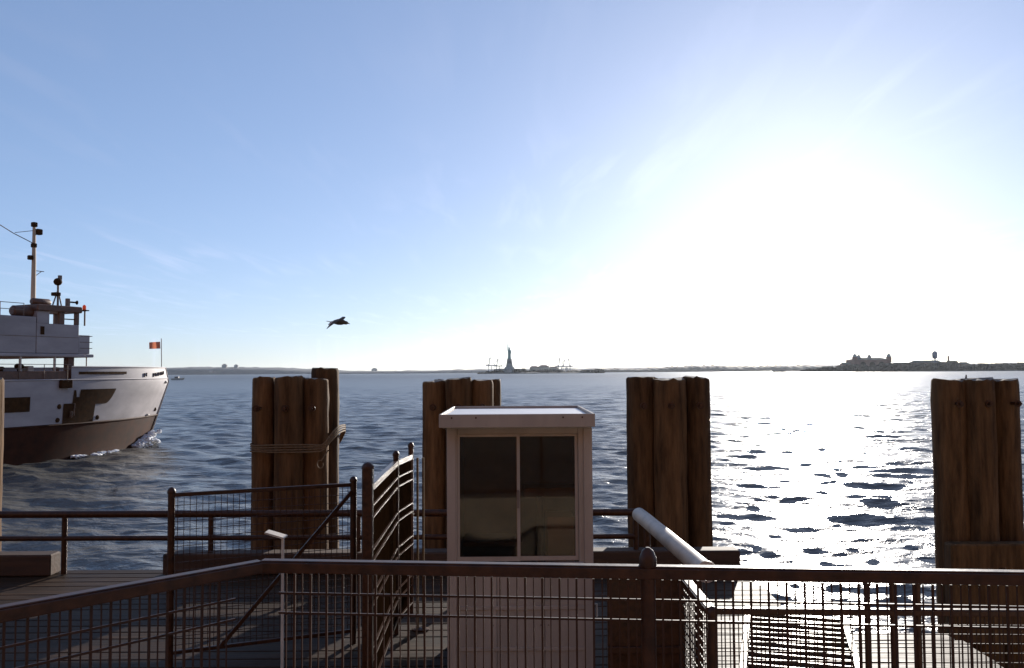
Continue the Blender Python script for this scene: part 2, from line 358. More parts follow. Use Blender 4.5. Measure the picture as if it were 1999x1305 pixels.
# rope round the left cluster
def rope():
    R = tag(empty('mooring_rope', (-3.1, 12, 1.5)), 'pale rope wound round the left pile cluster with a hanging loop', 'rope')
    x0, x1, y0, y1 = aty(492, 870, 12).x, aty(662, 870, 12).x, 11.68, 12.72
    for t in range(4):
        pts = []
        for i in range(40):
            a = 2*math.pi*i/40; ex = .45
            cx_ = math.copysign(abs(math.cos(a))**ex, math.cos(a)); cy_ = math.copysign(abs(math.sin(a))**ex, math.sin(a))
            X = (x0+x1)/2 + (x1-x0)/2*cx_; Yv = (y0+y1)/2 + (y1-y0)/2*cy_
            z = 1.42 + .030*t + max(0, (X-(x1-.16)))*1.5 + .006*math.sin(5*a+t)
            pts.append((X+3.1, Yv-12, z-1.5))
        q = MB(); q.tube(pts, .011, 6, closed=True); q.build('rope_turn', M['rope'], R, True)
    p0 = aty(641, 880, 11.6); p1 = aty(628, 900, 11.55); p2 = aty(621, 914, 11.55); p3 = aty(632, 903, 11.55)
    pts = [p0, p0.lerp(p1, .5), p1]
    for i in range(11):
        a = math.radians(60 + i*32); c_ = aty(625, 908, 11.55)
        pts.append(c_ + Vector((.042*math.cos(a), 0, .055*math.sin(a))))
    q = MB(); q.tube([v - Vector((-3.1, 12, 1.5)) for v in pts], .009, 6); q.build('hanging_loop', M['rope'], R, True)
rope()

# ------------------------------------------------------------------ railings
def mesh_panel(p, q, z0, z1, dv, dh, r, hz=None, alt=False):
    p, q = Vector((*p, 0)), Vector((*q, 0)); L = (q-p).length; d = (q-p)/L; b = MB(); off = Vector((-d.y, d.x, 0))*r*1.6
    n = int(L/dv)
    for i in range(1, n+1):
        c = p + d*(i*L/(n+1)); w_ = 2*r*(.55 if (alt and i % 2) else 1); j_ = random.uniform(-.0012, .0012); b.bar((c.x+j_, c.y, z0), (c.x-j_, c.y, z1), w_, w_, up=(d.x, d.y, 0))
    zs = hz if hz else list(np.arange(z1 - dh, z0, -dh))
    for z in zs:
        a, e = p+off, q+off; b.bar((a.x, a.y, z), (e.x, e.y, z), 2*r, 2*r)
    return b
def post(parent, x, y, z0, z1, r, square=False, cap=True):
    b = MB()
    if square: b.bbox((x-r, y-r, z0), (x+r, y+r, z1), r*.25)
    else: b.tube([(x, y, z0), (x, y, z1)], r, 14)
    o = b.build('post', M['rail'], parent, True)
    if cap:
        c = MB(); c.lathe((x, y, z1), [(r*1.18, -.012), (r*1.22, .0), (r*1.15, .012), (r*.8, .03), (r*.25, .04)], 14); c.build('post_cap', M['rail'], o, True)
    return o

# near railing on the promenade
FZ = .88
cor, rt, lf = (-.74, 2.50), (2.9, 2.15), (-3.2, .03)
nr_ = tag(empty('mesh_railing', (.4, 2.4, FZ)), 'brown steel mesh railing running straight across the foreground', 'railing')
def rel(o): o.location = -Vector(o.parent.location) if o.parent else o.location
def under(root, o): o.location = (-root.location.x, -root.location.y, -root.location.z); return o
def rail_bar(root, p, q, z, w, h, name='top_rail'):
    b = MB(); P, Q = Vector((*p, z)), Vector((*q, z)); b.bar(P, Q, w, h*.72)
    b.bar(P + Vector((0, 0, h*.40)), Q + Vector((0, 0, h*.40)), w*.74, h*.14)
    me = b.mesh(name, M['rail']); o = obj(name, me, root); bv = o.modifiers.new('bevel', 'BEVEL'); bv.width = .006; bv.segments = 2; return under(root, o)
rail_bar(nr_, cor, rt, 1.935, .045, .042)
under(nr_, mesh_panel((cor[0]+.05, cor[1]-.005), rt, FZ+.08, 1.915, .0243, .057, .0030, [1.857, 1.80, 1.30, 1.05], True).build('wire_mesh', M['wire'], nr_)); tag(nr_.children[-1], kind='stuff')
rail_bar(nr_, cor, rt, FZ+.07, .04, .035, 'bottom_rail')
px_ = lambda x: (x, cor[1] + (rt[1]-cor[1])*(x-cor[0])/(rt[0]-cor[0]))
o = post(nr_, *px_(.378), FZ, 1.965, .021); under(nr_, o)
o = post(nr_, *px_(2.2), FZ, 1.965, .021); under(nr_, o)
nl_ = tag(empty('mesh_railing', (-1.9, 1.3, FZ)), 'brown mesh railing slanting down to the lower left corner', 'railing')
rail_bar(nl_, (cor[0]-.004, cor[1]-.004), lf, 1.934, .045, .042)
o = mesh_panel((cor[0]-.06, cor[1]-.06), lf, FZ+.08, 1.915, .0243, .057, .0030, [1.857, 1.80, 1.30, 1.05], True).build('wire_mesh', M['wire'], nl_); tag(under(nl_, o), kind='stuff')
rail_bar(nl_, (cor[0]-.03, cor[1]-.03), lf, FZ+.07, .04, .035, 'bottom_rail')
under(nl_, post(nl_, -2.4, .77, FZ, 1.965, .021))

# second fence on the lower dock, lower right
f2 = tag(empty('mesh_fence', (1.2, 5.15, 0)), 'low mesh fence with a return panel on the sunlit dock at lower right', 'fence')
rail_bar(f2, (1.2, 5.15), (5.2, 4.97), 1.05, .05, .045)
rail_bar(f2, (1.19, 5.15), (1.19, 6.02), 1.05, .07, .045)
o = mesh_panel((1.2, 5.15), (4.1, 5.02), .06, 1.03, .052, .055, .0030).build('wire_mesh', M['wire'], f2); tag(under(f2, o), kind='stuff')
o = mesh_panel((1.19, 5.17), (1.19, 6.0), .06, 1.03, .052, .055, .0030).build('wire_mesh', M['wire'], f2); tag(under(f2, o), kind='stuff')
for (x, y_, z1, r) in ((1.2, 5.15, 1.04, .026), (1.19, 6.03, 1.09, .022), (2.12, 5.11, 1.22, .019), (2.27, 5.10, 1.22, .019), (2.42, 5.10, 1.22, .017), (4.05, 5.02, 1.08, .022)):
    under(f2, post(f2, x, y_, 0, z1, r))
under(f2, MB().bar((1.2, 5.14, .13), (4.05, 5.01, .13), .035, .035).build('bottom_rail', M['rail'], f2))

under(f2, MB().bbox((.66, 6.01, .04), (1.165, 6.035, 1.10), .004).build('solid_gate_panel', M['rail'], f2)); under(f2, MB().bbox((.66, 5.985, .52), (1.165, 6.008, .57), .004).build('panel_stiffener', M['rail'], f2))
# tall gate of paired rails running away from the camera
gt = tag(empty('picket_gate', (-.95, 6.5, 0)), 'tall dark gate with paired rails glinting, seen edge-on left of the booth', 'gate')
gpts = [(*aty(718, 914, 6.33)[:], .039), (*aty(773, 889, 8.17)[:], .028), (*aty(802, 872, 8.8)[:], .027)]
for (x, y_, z1, r) in gpts: under(gt, post(gt, x, y_, 0, z1, r, square=(r > .03)))
for i in range(2):
    (xa, ya, _, _), (xb, yb, _, _) = gpts[i], gpts[i+1]
    for z in [1.63, 1.49, 1.40, 1.155, 1.07, .82, .735, .42, .325, .14]:
        h = .05 if z > 1.6 else .012
        under(gt, MB().bar((xa, ya+.04, z), (xb, yb-.03, z), .046, h).build('rail', M['gate_rail'], gt))
    n = int((yb-ya)/.04)
    q = MB()
    for j in range(1, n): t = j/n; q.bar((xa+(xb-xa)*t, ya+(yb-ya)*t, .08), (xa+(xb-xa)*t, ya+(yb-ya)*t, 1.6), .02, .016)
    me = q.mesh('pickets', M['tar']); o = obj('pickets', me, gt); tag(under(gt, o), kind='stuff')

# mesh fence left of the gate
fa = tag(empty('mesh_fence', (-2.2, 7.6, 0)), 'mesh fence panel with a diagonal brace in front of the left pile cluster', 'fence')
A, B_ = (-2.945, 7.3), (-1.49, 7.9)
rail_bar(fa, A, B_, 1.46, .04, .04); under(fa, post(fa, *A, 0, 1.49, .03)); under(fa, post(fa, *B_, 0, 1.50, .03))
rail_bar(fa, A, B_, .12, .035, .035, 'bottom_rail')
tag(under(fa, mesh_panel(A, B_, .14, 1.44, .052, .07, .0026).build('wire_mesh', M['wire'], fa)), kind='stuff')
under(fa, MB().bar((-1.50, 7.86, 1.40), (-2.55, 7.43, .14), .032, .032).build('diagonal_brace', M['rail'], fa))

# rail along the dock edge
er = tag(empty('edge_rail', (-4, 10.66, 0)), 'two-bar brown pipe rail along the outer edge of the dock', 'railing')
for z, r, nm in ((.74, .045, 'top_rail'), (.44, .032, 'mid_rail')):
    under(er, MB().tube([(-12, 10.66, z+.03), (1.56, 10.66, z-.01)], r, 12).build(nm, M['rail'], er, True))
for x in (-9.5, -7.5, -5.64, -3.8, -1.95, -.1, 1.54): under(er, post(er, x, 10.66, .01, .74, .034, cap=False))
# thin pipe stanchion pair beside the booth
for nm, dx, lab in (('stanchion', 0, 'thin pale pipe stanchion nearer the gate, left of the booth'), ('stanchion', .055, 'thin pale pipe stanchion nearer the booth side')):
    p = aty(815, 895, 8.3); st = tag(empty('pipe_stanchion', (p.x+dx, 8.3, 0)), lab, 'stanchion', 'thin stanchions beside the booth')
    MB().tube([(0, 0, 0), (0, 0, p.z)], .012, 8).build('tube', M['rope'], st, True)
    MB().lathe((0, 0, 0), [(.06, .0), (.06, .012), (.02, .02)], 12).build('foot_plate', M['rail'], st, True)
# white pipe
wp = tag(empty('white_pipe', (1.45, 7.8, 0)), 'thick white steel pipe sloping past the foot of a pile cluster', 'pipe')
under(wp, MB().tube([(1.38, 9.3, .93), (1.40, 9.0, .93), (1.505, 6.75, .93), (1.51, 6.65, .93)], .076, 24).build('pipe', M['white'], wp, True))
for y_, x in ((6.66, 1.51),): under(wp, MB().tube([(x, y_+.012, .93), (x, y_-.012, .93)], .085, 20).build('flange', M['white'], wp, True))
for y_ in (6.9, 8.9):
    x = 1.40 + (9-y_)*.046
    under(wp, MB().tube([(x, y_, .0), (x, y_, .87)], .035, 12).build('support_leg', M['rail'], wp, True))
    under(wp, MB().bbox((x-.1, y_-.1, .0), (x+.1, y_+.1, .015), .003).build('foot_plate', M['rail'], wp))
under(wp, MB().tube([(1.30, 8.6, .60), (1.36, 7.0, .58)], .008, 6).build('thin_rod', M['rope'], wp, True))

# white stand with a tilted plate
ss = tag(empty('sign_stand', (-1.63, 6, 0)), 'slim white stand with a small tilted top plate in front of the mesh fence', 'stand')
MB().tube([(0, 0, .02), (0, 0, 1.34)], .011, 10).build('pole', M['white'], ss, True)
MB().lathe((0, 0, 0), [(.14, 0), (.14, .012), (.03, .03)], 20).build('foot_plate', M['rail'], ss, True)
q = MB(); q.bar((-.115, .0, 1.385), (.02, .0, 1.345), .10, .012); q.build('top_plate', M['white'], ss)

# ------------------------------------------------------------------ ticket booth
def booth():
    B = tag(empty('ticket_booth', (.055, 6.7, 0)), 'cream ticket booth with two sliding windows and a flat white roof', 'booth')
    add = lambda mb, nm, m, par=None, sm=False: (under(B, mb.build(nm, M[m], B, sm)) if par is None else mb.build(nm, M[m], par, sm))
    x0, x1, y0, y1, zt = -.515, .622, 6.75, 8.05, 2.06
    t = .04
    # walls
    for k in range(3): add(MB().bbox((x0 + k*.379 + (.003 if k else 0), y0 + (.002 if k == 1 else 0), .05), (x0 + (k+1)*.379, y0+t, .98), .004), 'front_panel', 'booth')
    add(MB().box((x0+.01, y0+t-.006, .06), (x1-.01, y0+t+.001, .97)), 'seam_backing', 'curb')
    for k in range(3):
        for z in (.12, .50, .90):
            for e_ in (.03, .35): add(MB().tube([(x0+k*.379+e_, y0-.005, z), (x0+k*.379+e_, y0+.004, z)], .006, 7), 'rivet', 'ship_grey')
    add(MB().bbox((.03, y0-.022, 1.42), (.05, y0-.001, 1.56), .003), 'sash_handle', 'ship_grey')
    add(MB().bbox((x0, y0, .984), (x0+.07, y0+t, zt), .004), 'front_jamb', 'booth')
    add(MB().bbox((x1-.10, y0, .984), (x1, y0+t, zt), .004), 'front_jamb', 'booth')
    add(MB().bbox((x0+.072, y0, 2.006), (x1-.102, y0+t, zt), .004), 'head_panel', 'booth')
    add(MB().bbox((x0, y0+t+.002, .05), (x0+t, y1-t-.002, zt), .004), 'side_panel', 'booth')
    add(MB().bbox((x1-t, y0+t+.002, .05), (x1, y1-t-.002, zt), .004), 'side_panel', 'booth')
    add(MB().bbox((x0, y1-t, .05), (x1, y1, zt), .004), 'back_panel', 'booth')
    add(MB().bbox((x0+t+.004, y1-t-.012, .06), (x1-t-.004, y1-t-.003, zt-.01), .002), 'inner_lining', 'booth_in')
    for a in (x0+t+.003, x1-t-.012): add(MB().bbox((a, y0+t+.01, .06), (a+.009, y1-t-.016, zt-.01), .002), 'inner_lining', 'booth_in')
    add(MB().bbox((x0+t+.02, y0+t+.02, zt-.03), (x1-t-.02, y1-t-.03, zt-.02), .002), 'ceiling_board', 'booth_in')
    add(MB().box((x0+.01, y0+.01, .0), (x1-.01, y1-.01, .049)), 'floor_plate', 'curb')
    # corner trims standing proud
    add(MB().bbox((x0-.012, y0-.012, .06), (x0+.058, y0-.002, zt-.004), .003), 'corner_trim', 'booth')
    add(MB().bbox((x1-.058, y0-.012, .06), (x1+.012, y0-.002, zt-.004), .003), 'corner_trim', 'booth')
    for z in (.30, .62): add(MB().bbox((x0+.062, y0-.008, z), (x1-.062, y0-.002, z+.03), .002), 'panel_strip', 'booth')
    # windows: two sliding sashes
    a0, am, a1 = x0+.072, .041, x1-.102
    for i, (l, r_, yy) in enumerate(((a0, am+.015, y0+.004), (am-.015, a1, y0+.020))):
        f = MB(); w = .018
        f.box((l, yy, 1.0), (l+w, yy+.014, 2.004)); f.box((r_-w-.006, yy, 1.0), (r_, yy+.014, 2.004))
        f.box((l+w, yy, 1.0), (r_-w-.006, yy+.014, 1.035)); f.box((l+w, yy, 1.985), (r_-w-.006, yy+.014, 2.004))
        fo = add(f, 'window_sash', 'booth')
        add(MB().box((l+w+.001, yy+.005, 1.036), (r_-w-.007, yy+.009, 1.984)), 'pane', 'glass', fo)
    add(MB().bbox((x0+.065, y0-.03, .965), (x1-.065, y0-.003, .995), .004), 'sill', 'booth')
    # inside: shelf, stool post and box
    add(MB().bbox((.10, 7.66, 1.36), (x1-.06, 7.98, 1.45), .005), 'shelf', 'ship_brown')
    add(MB().bbox((x0+.06, 7.55, .95), (.08, 7.98, .99), .005), 'counter', 'booth_in')
    add(MB().tube([(.235, 7.5, .06), (.235, 7.5, 1.40)], .03, 12), 'stand_post', 'curb', None, True)
    add(MB().lathe((.235, 7.5, .06), [(.2, 0), (.19, .02), (.05, .05), (.03, .1)], 16), 'stand_base', 'curb', None, True)
    add(MB().bbox((.30, 7.6, .06), (.55, 7.95, 1.2), .01), 'cabinet', 'tan')
    # roof: tray with a raised rim
    rx0, rx1, ry0, ry1 = -.577, .646, 6.6, 8.2
    ro = add(MB().bbox((rx0+.022, ry0+.022, 2.064), (rx1-.022, ry1-.022, 2.150), .004), 'roof', 'roof')
    for a, c in (((rx0, ry0, 2.068), (rx1, ry0+.02, 2.172)), ((rx0, ry1-.02, 2.068), (rx1, ry1, 2.172)), ((rx0, ry0+.021, 2.068), (rx0+.02, ry1-.021, 2.172)), ((rx1-.02, ry0+.021, 2.068), (rx1, ry1-.021, 2.172))):
        add(MB().bbox(a, c, .003), 'fascia', 'booth', ro)
    for sx_ in (rx0+.10, rx0+.29, rx1-.25, rx1-.1):
        add(MB().tube([(sx_, ry0-.003, 2.145), (sx_, ry0+.002, 2.145)], .007, 8), 'screw', 'rail', ro)
    add(MB().tube([(x1+.015, 6.9, .62), (x1+.05, 6.9, .62), (x1+.05, 6.9, .52)], .008, 8), 'glint_latch', 'white', None, True)  # white latch added to stand for a small bright glint beside the booth
booth()

# ------------------------------------------------------------------ ferry
TH = math.radians(25.7)
def ferry():
    Fy = tag(empty('ferry', (-24.82, 57.37, WATER), -TH), 'white passenger ferry with dark lower hull, mast and wheelhouse at far left', 'ferry')
    add = lambda mb, nm, m, par=None, sm=False: mb.build(nm, M[m], par or Fy, sm)
    def stem(z): return -.40*max(z, -.6) if z < 4.2 else -1.68 + (z-4.2)*.28
    def half(s, z):
        t = max(0, s - stem(z)); e = 1.45 - .09*min(max(z, 0), 5)
        return 4.4*min(1, (1-math.exp(-t/4.6))**e*1.06) if s < 27 else 4.4*max(.35, 1-((s-27)/11)**2*.6)
    def surf(s, z, off=0.0): return (half(s, z)+off, -s, z)
    ss_ = lambda z, s1=36: [stem(z) + (s1-stem(z))*(i/44)**1.7 for i in range(45)]
    def shell(z_list, s1=36, s0=None):
        q = MB()
        for side in (1, -1):
            V = []; F = []
            for z in z_list:
                for s in ss_(z, s1): V.append((side*half(s, z), -s, z))
            n = 45
            for j in range(len(z_list)-1):
                for i in range(n-1):
                    f = (j*n+i, j*n+i+1, (j+1)*n+i+1, (j+1)*n+i); F.append(f if side < 0 else f[::-1])
            q.add(V, F)
        return q
    hull = add(shell([-1, -.3, .4, 1.1, 1.9]), 'lower_hull', 'hull_dark', None, True)
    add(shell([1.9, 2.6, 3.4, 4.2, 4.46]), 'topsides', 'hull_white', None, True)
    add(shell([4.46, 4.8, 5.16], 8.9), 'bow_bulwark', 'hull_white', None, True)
    # deck plate, transom
    dk = MB(); S_ = ss_(4.3); V = [(half(s, 4.3)-.03, -s, 4.3) for s in S_] + [(-half(s, 4.3)+.03, -s, 4.3) for s in S_]
    dk.add(V, [(i, i+45, i+46, i+1) for i in range(44)]); add(dk, 'fore_deck', 'ship_brown')
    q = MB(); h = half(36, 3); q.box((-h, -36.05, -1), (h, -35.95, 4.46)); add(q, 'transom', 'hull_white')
    # rubbing strakes follow the hull
    for z, r, m in ((1.93, .07, 'hull_dark'), (4.44, .05, 'hull_white')):
        for side in (1, -1): add(MB().tube([(side*half(s, z), -s, z) for s in ss_(z)[::2]], r, 6), 'rubbing_strake', m, None, True)
    for side in (1, -1): add(MB().tube([(side*half(s, 5.16), -s, 5.17) for s in ss_(5.16, 8.9)[::2]], .05, 6), 'bulwark_cap', 'hull_white', None, True)
    add(MB().tube([(0, -stem(z)+.02, z) for z in (.3, 1.2, 2.2, 3.2, 4.2, 4.7, 5.2)], .055, 8), 'stem_highlight', 'white', None, True)  # white bar put in as the sunlit highlight along the stem edge
    # dark side opening
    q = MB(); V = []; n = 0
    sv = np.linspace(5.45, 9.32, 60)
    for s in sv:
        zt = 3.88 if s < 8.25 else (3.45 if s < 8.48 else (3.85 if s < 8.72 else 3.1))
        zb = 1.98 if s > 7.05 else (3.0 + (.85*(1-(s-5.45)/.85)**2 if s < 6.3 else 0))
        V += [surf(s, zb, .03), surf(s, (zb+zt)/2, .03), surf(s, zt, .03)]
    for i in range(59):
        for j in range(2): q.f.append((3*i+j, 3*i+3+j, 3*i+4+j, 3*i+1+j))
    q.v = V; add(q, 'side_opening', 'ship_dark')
    for (s, z, w, h) in ((8.6, 2.75, .10, .7), (8.85, 2.5, .35, .35)):
        q = MB(); a = surf(s, z, .05); q.bar(surf(s, z-h/2, .06), surf(s, z+h/2, .06), .03, w); add(q, 'opening_post', 'ship_grey')
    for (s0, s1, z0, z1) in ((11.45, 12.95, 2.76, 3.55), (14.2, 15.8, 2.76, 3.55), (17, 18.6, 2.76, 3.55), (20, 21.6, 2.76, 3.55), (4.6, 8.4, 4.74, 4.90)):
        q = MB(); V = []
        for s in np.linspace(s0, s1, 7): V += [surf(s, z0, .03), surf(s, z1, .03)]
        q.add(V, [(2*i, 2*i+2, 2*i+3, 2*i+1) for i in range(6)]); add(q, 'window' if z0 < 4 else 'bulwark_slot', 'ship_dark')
    for (s, z) in ((9.65, 2.2), (9.6, 2.95), (6.75, 2.2), (-.1, 2.35)):
        c = surf(s, z, .02); add(MB().blob(c, .05, .14, .14, 0, 10, 6), 'hull_port', 'ship_dark')
    # bow lettering, too small to read: a short word and a longer one in dark strokes
    lt = MB()
    for s_beg, n in ((2.75, 2), (1.55, 8)):
        for i in range(n):
            s = s_beg - i*.27; z0, z1 = 4.56 + .02*i, 4.80 + .02*i
            lt.bar(surf(s, z0, .03), surf(s, z1, .03), .03, .07)
            if i % 2: lt.bar(surf(s, z1-.03, .03), surf(s-.15, z1-.03, .03), .03, .05)
            if i % 3 == 0: lt.bar(surf(s, z0+.03, .03), surf(s-.16, z0+.03, .03), .03, .05)
    add(lt, 'bow_lettering', 'ship_grey')
    # fairlead and fender pad, small white blobs on the bow side
    add(MB().blob(surf(-.75, 4.18, .05), .10, .12, .10, 0, 10, 6), 'fairlead', 'white', None, True)
    add(MB().blob(surf(1.2, 2.05, .05), .10, .16, .08, 0, 10, 6), 'fender_pad', 'white', None, True)
    # open deck: lockers, benches
    add(MB().bbox((3.0, -13.9, 4.31), (4.2, -9.15, 4.93), .03), 'bench_row', 'ship_brown')
    add(MB().bbox((2.2, -22, 4.31), (4.1, -14.4, 4.85), .03), 'bench_row', 'ship_brown')
    add(MB().lathe((3.3, -11.4, 4.9), [(.1, 0), (.1, .12), (.22, .2), (.24, .34), (.12, .45)], 14), 'ventilator', 'ship_dark', None, True)
    add(MB().bbox((3.1, -11.1, 4.9), (3.6, -10.75, 5.22), .03), 'deck_locker', 'white')
    add(MB().lathe((3.4, -9.3, 4.3), [(.16, 0), (.16, .7), (.22, .74), (.22, .82), (.1, .86)], 14), 'capstan', 'ship_brown', None, True)
    add(MB().lathe((3.6, -12.6, 4.9), [(.1, 0), (.1, .1), (.2, .2), (.1, .28)], 12), 'ventilator', 'ship_dark', None, True)
    add(MB().bbox((4.05, -9.7, 3.98), (4.45, -9.0, 4.44), .03), 'fender_box', 'ship_dark')
    # upper deck slab, house, columns
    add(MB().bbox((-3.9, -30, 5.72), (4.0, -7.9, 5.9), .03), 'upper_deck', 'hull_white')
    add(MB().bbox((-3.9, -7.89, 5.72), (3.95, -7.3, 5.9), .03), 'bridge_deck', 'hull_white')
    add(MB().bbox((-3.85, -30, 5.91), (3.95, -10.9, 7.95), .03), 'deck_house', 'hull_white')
    for (w, s) in ((3.9, 11.75), (3.9, 9.75), (3.9, 14.5), (3.9, 17.5), (3.9, 20.5), (-3.7, 9.3), (-3.7, 12), (-3.7, 15)):
        add(MB().tube([(w, -s, 4.3), (w, -s, 5.73)], .07, 8), 'column', 'white', None, True)
    add(MB().bbox((3.2, -8.7, 4.3), (3.6, -8.3, 5.72), .02), 'column', 'ship_brown')
    add(MB().tube([(3.7, -7.6, 4.3), (3.7, -7.6, 5.72)], .035, 8), 'column', 'white', None, True)
    for z in (5.05, 5.3): add(MB().tube([(4.25, -s, z) for s in np.linspace(9.0, 30, 12)], .018, 5), 'deck_rail', 'ship_grey')
    for s in np.arange(9.2, 24, 1.4): add(MB().tube([(4.25, -s, 4.4), (4.25, -s, 5.3)], .02, 5), 'rail_post', 'ship_grey')
    for z in (8.3, 8.65): add(MB().tube([(3.9, -11.6, z), (3.9, -29, z)], .02, 5), 'deck_rail', 'ship_grey')
    for s in np.arange(11.6, 24, 1.3): add(MB().tube([(3.9, -s, 7.9), (3.9, -s, 8.65)], .02, 5), 'rail_post', 'ship_grey')
    for z in (6.25, 6.6, 6.95): add(MB().tube([(3.9, -8.2, z), (3.9, -7.4, z), (-3.8, -7.4, z)], .02, 5), 'bridge_rail', 'ship_grey')
    add(MB().bbox((3.951, -30, 6.82), (3.962, -8.35, 6.85), .003), 'plate_seam', 'ship_grey')
    # doors and lamp on the house side
    for (s, z0, z1, w) in ((10.55, 6.95, 7.45, .22), (13.6, 6.0, 7.0, .8)):
        add(MB().box((3.951, -s-w/2, z0), (3.975, -s+w/2, z1)), 'house_fitting', 'ship_dark')
    # wheelhouse, flush with the starboard side of the house
    wh = add(MB().bbox((2.0, -10.88, 5.92), (3.95, -8.3, 7.62), .02), 'wheelhouse', 'hull_white')
    for (w, s, a, m_) in ((3.87, 8.42, .12, 'ship_brown'), (2.08, 8.42, .12, 'ship_brown'), (3.87, 9.38, .16, 'ship_brown'), (3.87, 10.5, .36, 'hull_white'), (2.08, 10.5, .36, 'hull_white')):
        add(MB().bbox((w-.08, -s-a, 7.622), (w+.08, -s+a, 8.3), .01), 'window_post', m_, wh)
    add(MB().bbox((2.165, -10.86, 7.622), (3.785, -10.6, 8.3), .01), 'aft_wall', 'hull_white', wh)
    add(MB().box((3.85, -9.2, 7.90), (3.89, -8.56, 7.96)), 'window_bar', 'ship_dark', wh)
    rf = add(MB().bbox((1.85, -10.95, 8.302), (4.1, -8.2, 8.66), .04), 'wheelhouse_roof', 'ship_brown')
    add(MB().bbox((1.9, -8.19, 8.46), (4.1, -7.75, 8.52), .02), 'roof_visor', 'ship_dark', rf)
    add(MB().bbox((2.2, -8.28, 5.91), (3.9, -7.55, 7.0), .02), 'weather_screen', 'hull_white')
    add(MB().tube([(3.95, -7.95, 7.6), (3.95, -7.95, 8.46)], .05, 6), 'visor_stay', 'ship_grey')
    # life rafts
    for (w, s, z, l, r) in ((3.4, 11.35, 8.25, .62, .30), (3.4, 10.3, 8.83, .55, .20)):
        add(MB().tube([(w, -s-l, z), (w, -s-l*.85, z), (w, -s+l*.85, z), (w, -s+l, z)], [r*.7, r, r, r*.7], 12), 'life_raft', 'ship_brown', None, True)
    # mast
    ms = add(MB().tube([(0, -8.4, 7.9), (0, -8.4, 11.5), (0, -8.42, 13.6)], [.15, .12, .09], 10), 'mast', 'tan', None, True)
    for (dy, z, w) in ((0, 13.75, .14), (.28, 13.35, .17), (-.2, 11.75, .13), (0, 12.5, .13)):
        add(MB().bbox((-w, -8.42+dy-w, z-w), (w, -8.42+dy+w, z+w), .03), 'mast_lamp', 'ship_dark', ms)
    add(MB().tube([(0, -8.4, 11.0), (0, -7.75, 11.0)], .025, 6), 'yard', 'ship_grey', ms); add(MB().tube([(0, -8.4, 10.6), (0, -7.9, 11.0)], .02, 6), 'yard', 'ship_grey', ms)
    add(MB().tube([(0, -8.4, 12.6), (0, -9.7, 13.05), (0, -10.8, 13.55)], .025, 6), 'gaff', 'ship_grey', ms); add(MB().tube([(0, -8.4, 13.4), (0, -9.6, 13.1)], .02, 6), 'gaff_stay', 'ship_grey', ms)
    # ensign on the gaff: canton and stripes
    fl = add(MB().tube([(0, -10.75, 13.6), (0, -10.75, 12.4)], .015, 6), 'ensign', 'white', ms)
    P = lambda a, z: (.06*math.sin(a*4), -10.75 - a, z)
    for k in range(7):
        z1 = 13.45 - k*.14; q = MB(); V = []
        for a in np.linspace(0, 1.8, 10): V += [P(a, z1), P(a, z1-.14)]
        q.add(V, [(2*i, 2*i+1, 2*i+3, 2*i+2) for i in range(9)]); o = add(q, 'stripe', 'red' if k % 2 == 0 else 'white_flag', ms)
    q = MB(); V = []
    for a in np.linspace(-.01, .75, 6): V += [(P(a, 0)[0]+.03, P(a, 0)[1], 13.47), (P(a, 0)[0]+.03, P(a, 0)[1], 12.9)]
    q.add(V, [(2*i, 2*i+1, 2*i+3, 2*i+2) for i in range(5)]); add(q, 'canton', 'blue', ms)
    # roof gear: searchlight stand, horn, lamp
    sl = add(MB().tube([(2.9, -8.9, 8.66), (2.9, -8.9, 10.1)], .06, 8), 'searchlight_stand', 'ship_grey', None, True)
    add(MB().tube([(2.9, -9.25, 8.66), (2.9, -8.92, 9.6)], .04, 6), 'strut', 'ship_grey', sl); add(MB().tube([(2.9, -8.65, 8.66), (2.9, -8.88, 9.6)], .04, 6), 'strut', 'ship_grey', sl)
    add(MB().bbox((2.7, -9.2, 9.3), (3.1, -8.85, 9.5), .02), 'bracket', 'ship_dark', sl)
    add(MB().blob((2.9, -8.92, 10.12), .22, .24, .22, 0, 12, 8), 'lamp_head', 'ship_dark', sl, True); add(MB().bbox((2.85, -8.9, 10.25), (3.0, -8.72, 10.5), .01), 'lamp_handle', 'ship_grey', sl)
    hs = add(MB().bbox((2.9, -8.45, 8.66), (3.1, -8.25, 9.2), .02), 'horn_stand', 'ship_grey'); add(MB().tube([(3, -8.3, 9.0), (3, -7.85, 9.0), (3, -7.75, 9.0)], [.05, .05, .13], 8), 'horn', 'ship_dark', hs)
    add(MB().lathe((3.9, -7.95, 8.52), [(.1, 0), (.1, .22), (.04, .3)], 10), 'running_lamp', 'red', None, True)
    for (w, s) in ((2.5, 12.9), (2.5, 12.3)): add(MB().tube([(w, -s, 7.9), (w, -s, 8.35)], .03, 6), 'rail_post', 'white')
    # jack staff and bow flag
    js = add(MB().tube([(0, 1.1, 5.1), (0, 1.05, 7.2)], .03, 6), 'jack_staff', 'white', None, True)
    q = MB(); V = []
    for i in range(11): a = i/10*.95; V += [(.06*math.sin(a*7), .95-a, 6.98-.08*a), (.06*math.sin(a*7+.6), .95-a, 6.50-.05*a)]
    q.add(V, [(2*i, 2*i+1, 2*i+3, 2*i+2) for i in range(10)]); add(q, 'bow_flag', 'red', js, True)
    return Fy, half
FERRY, fhalf = ferry()
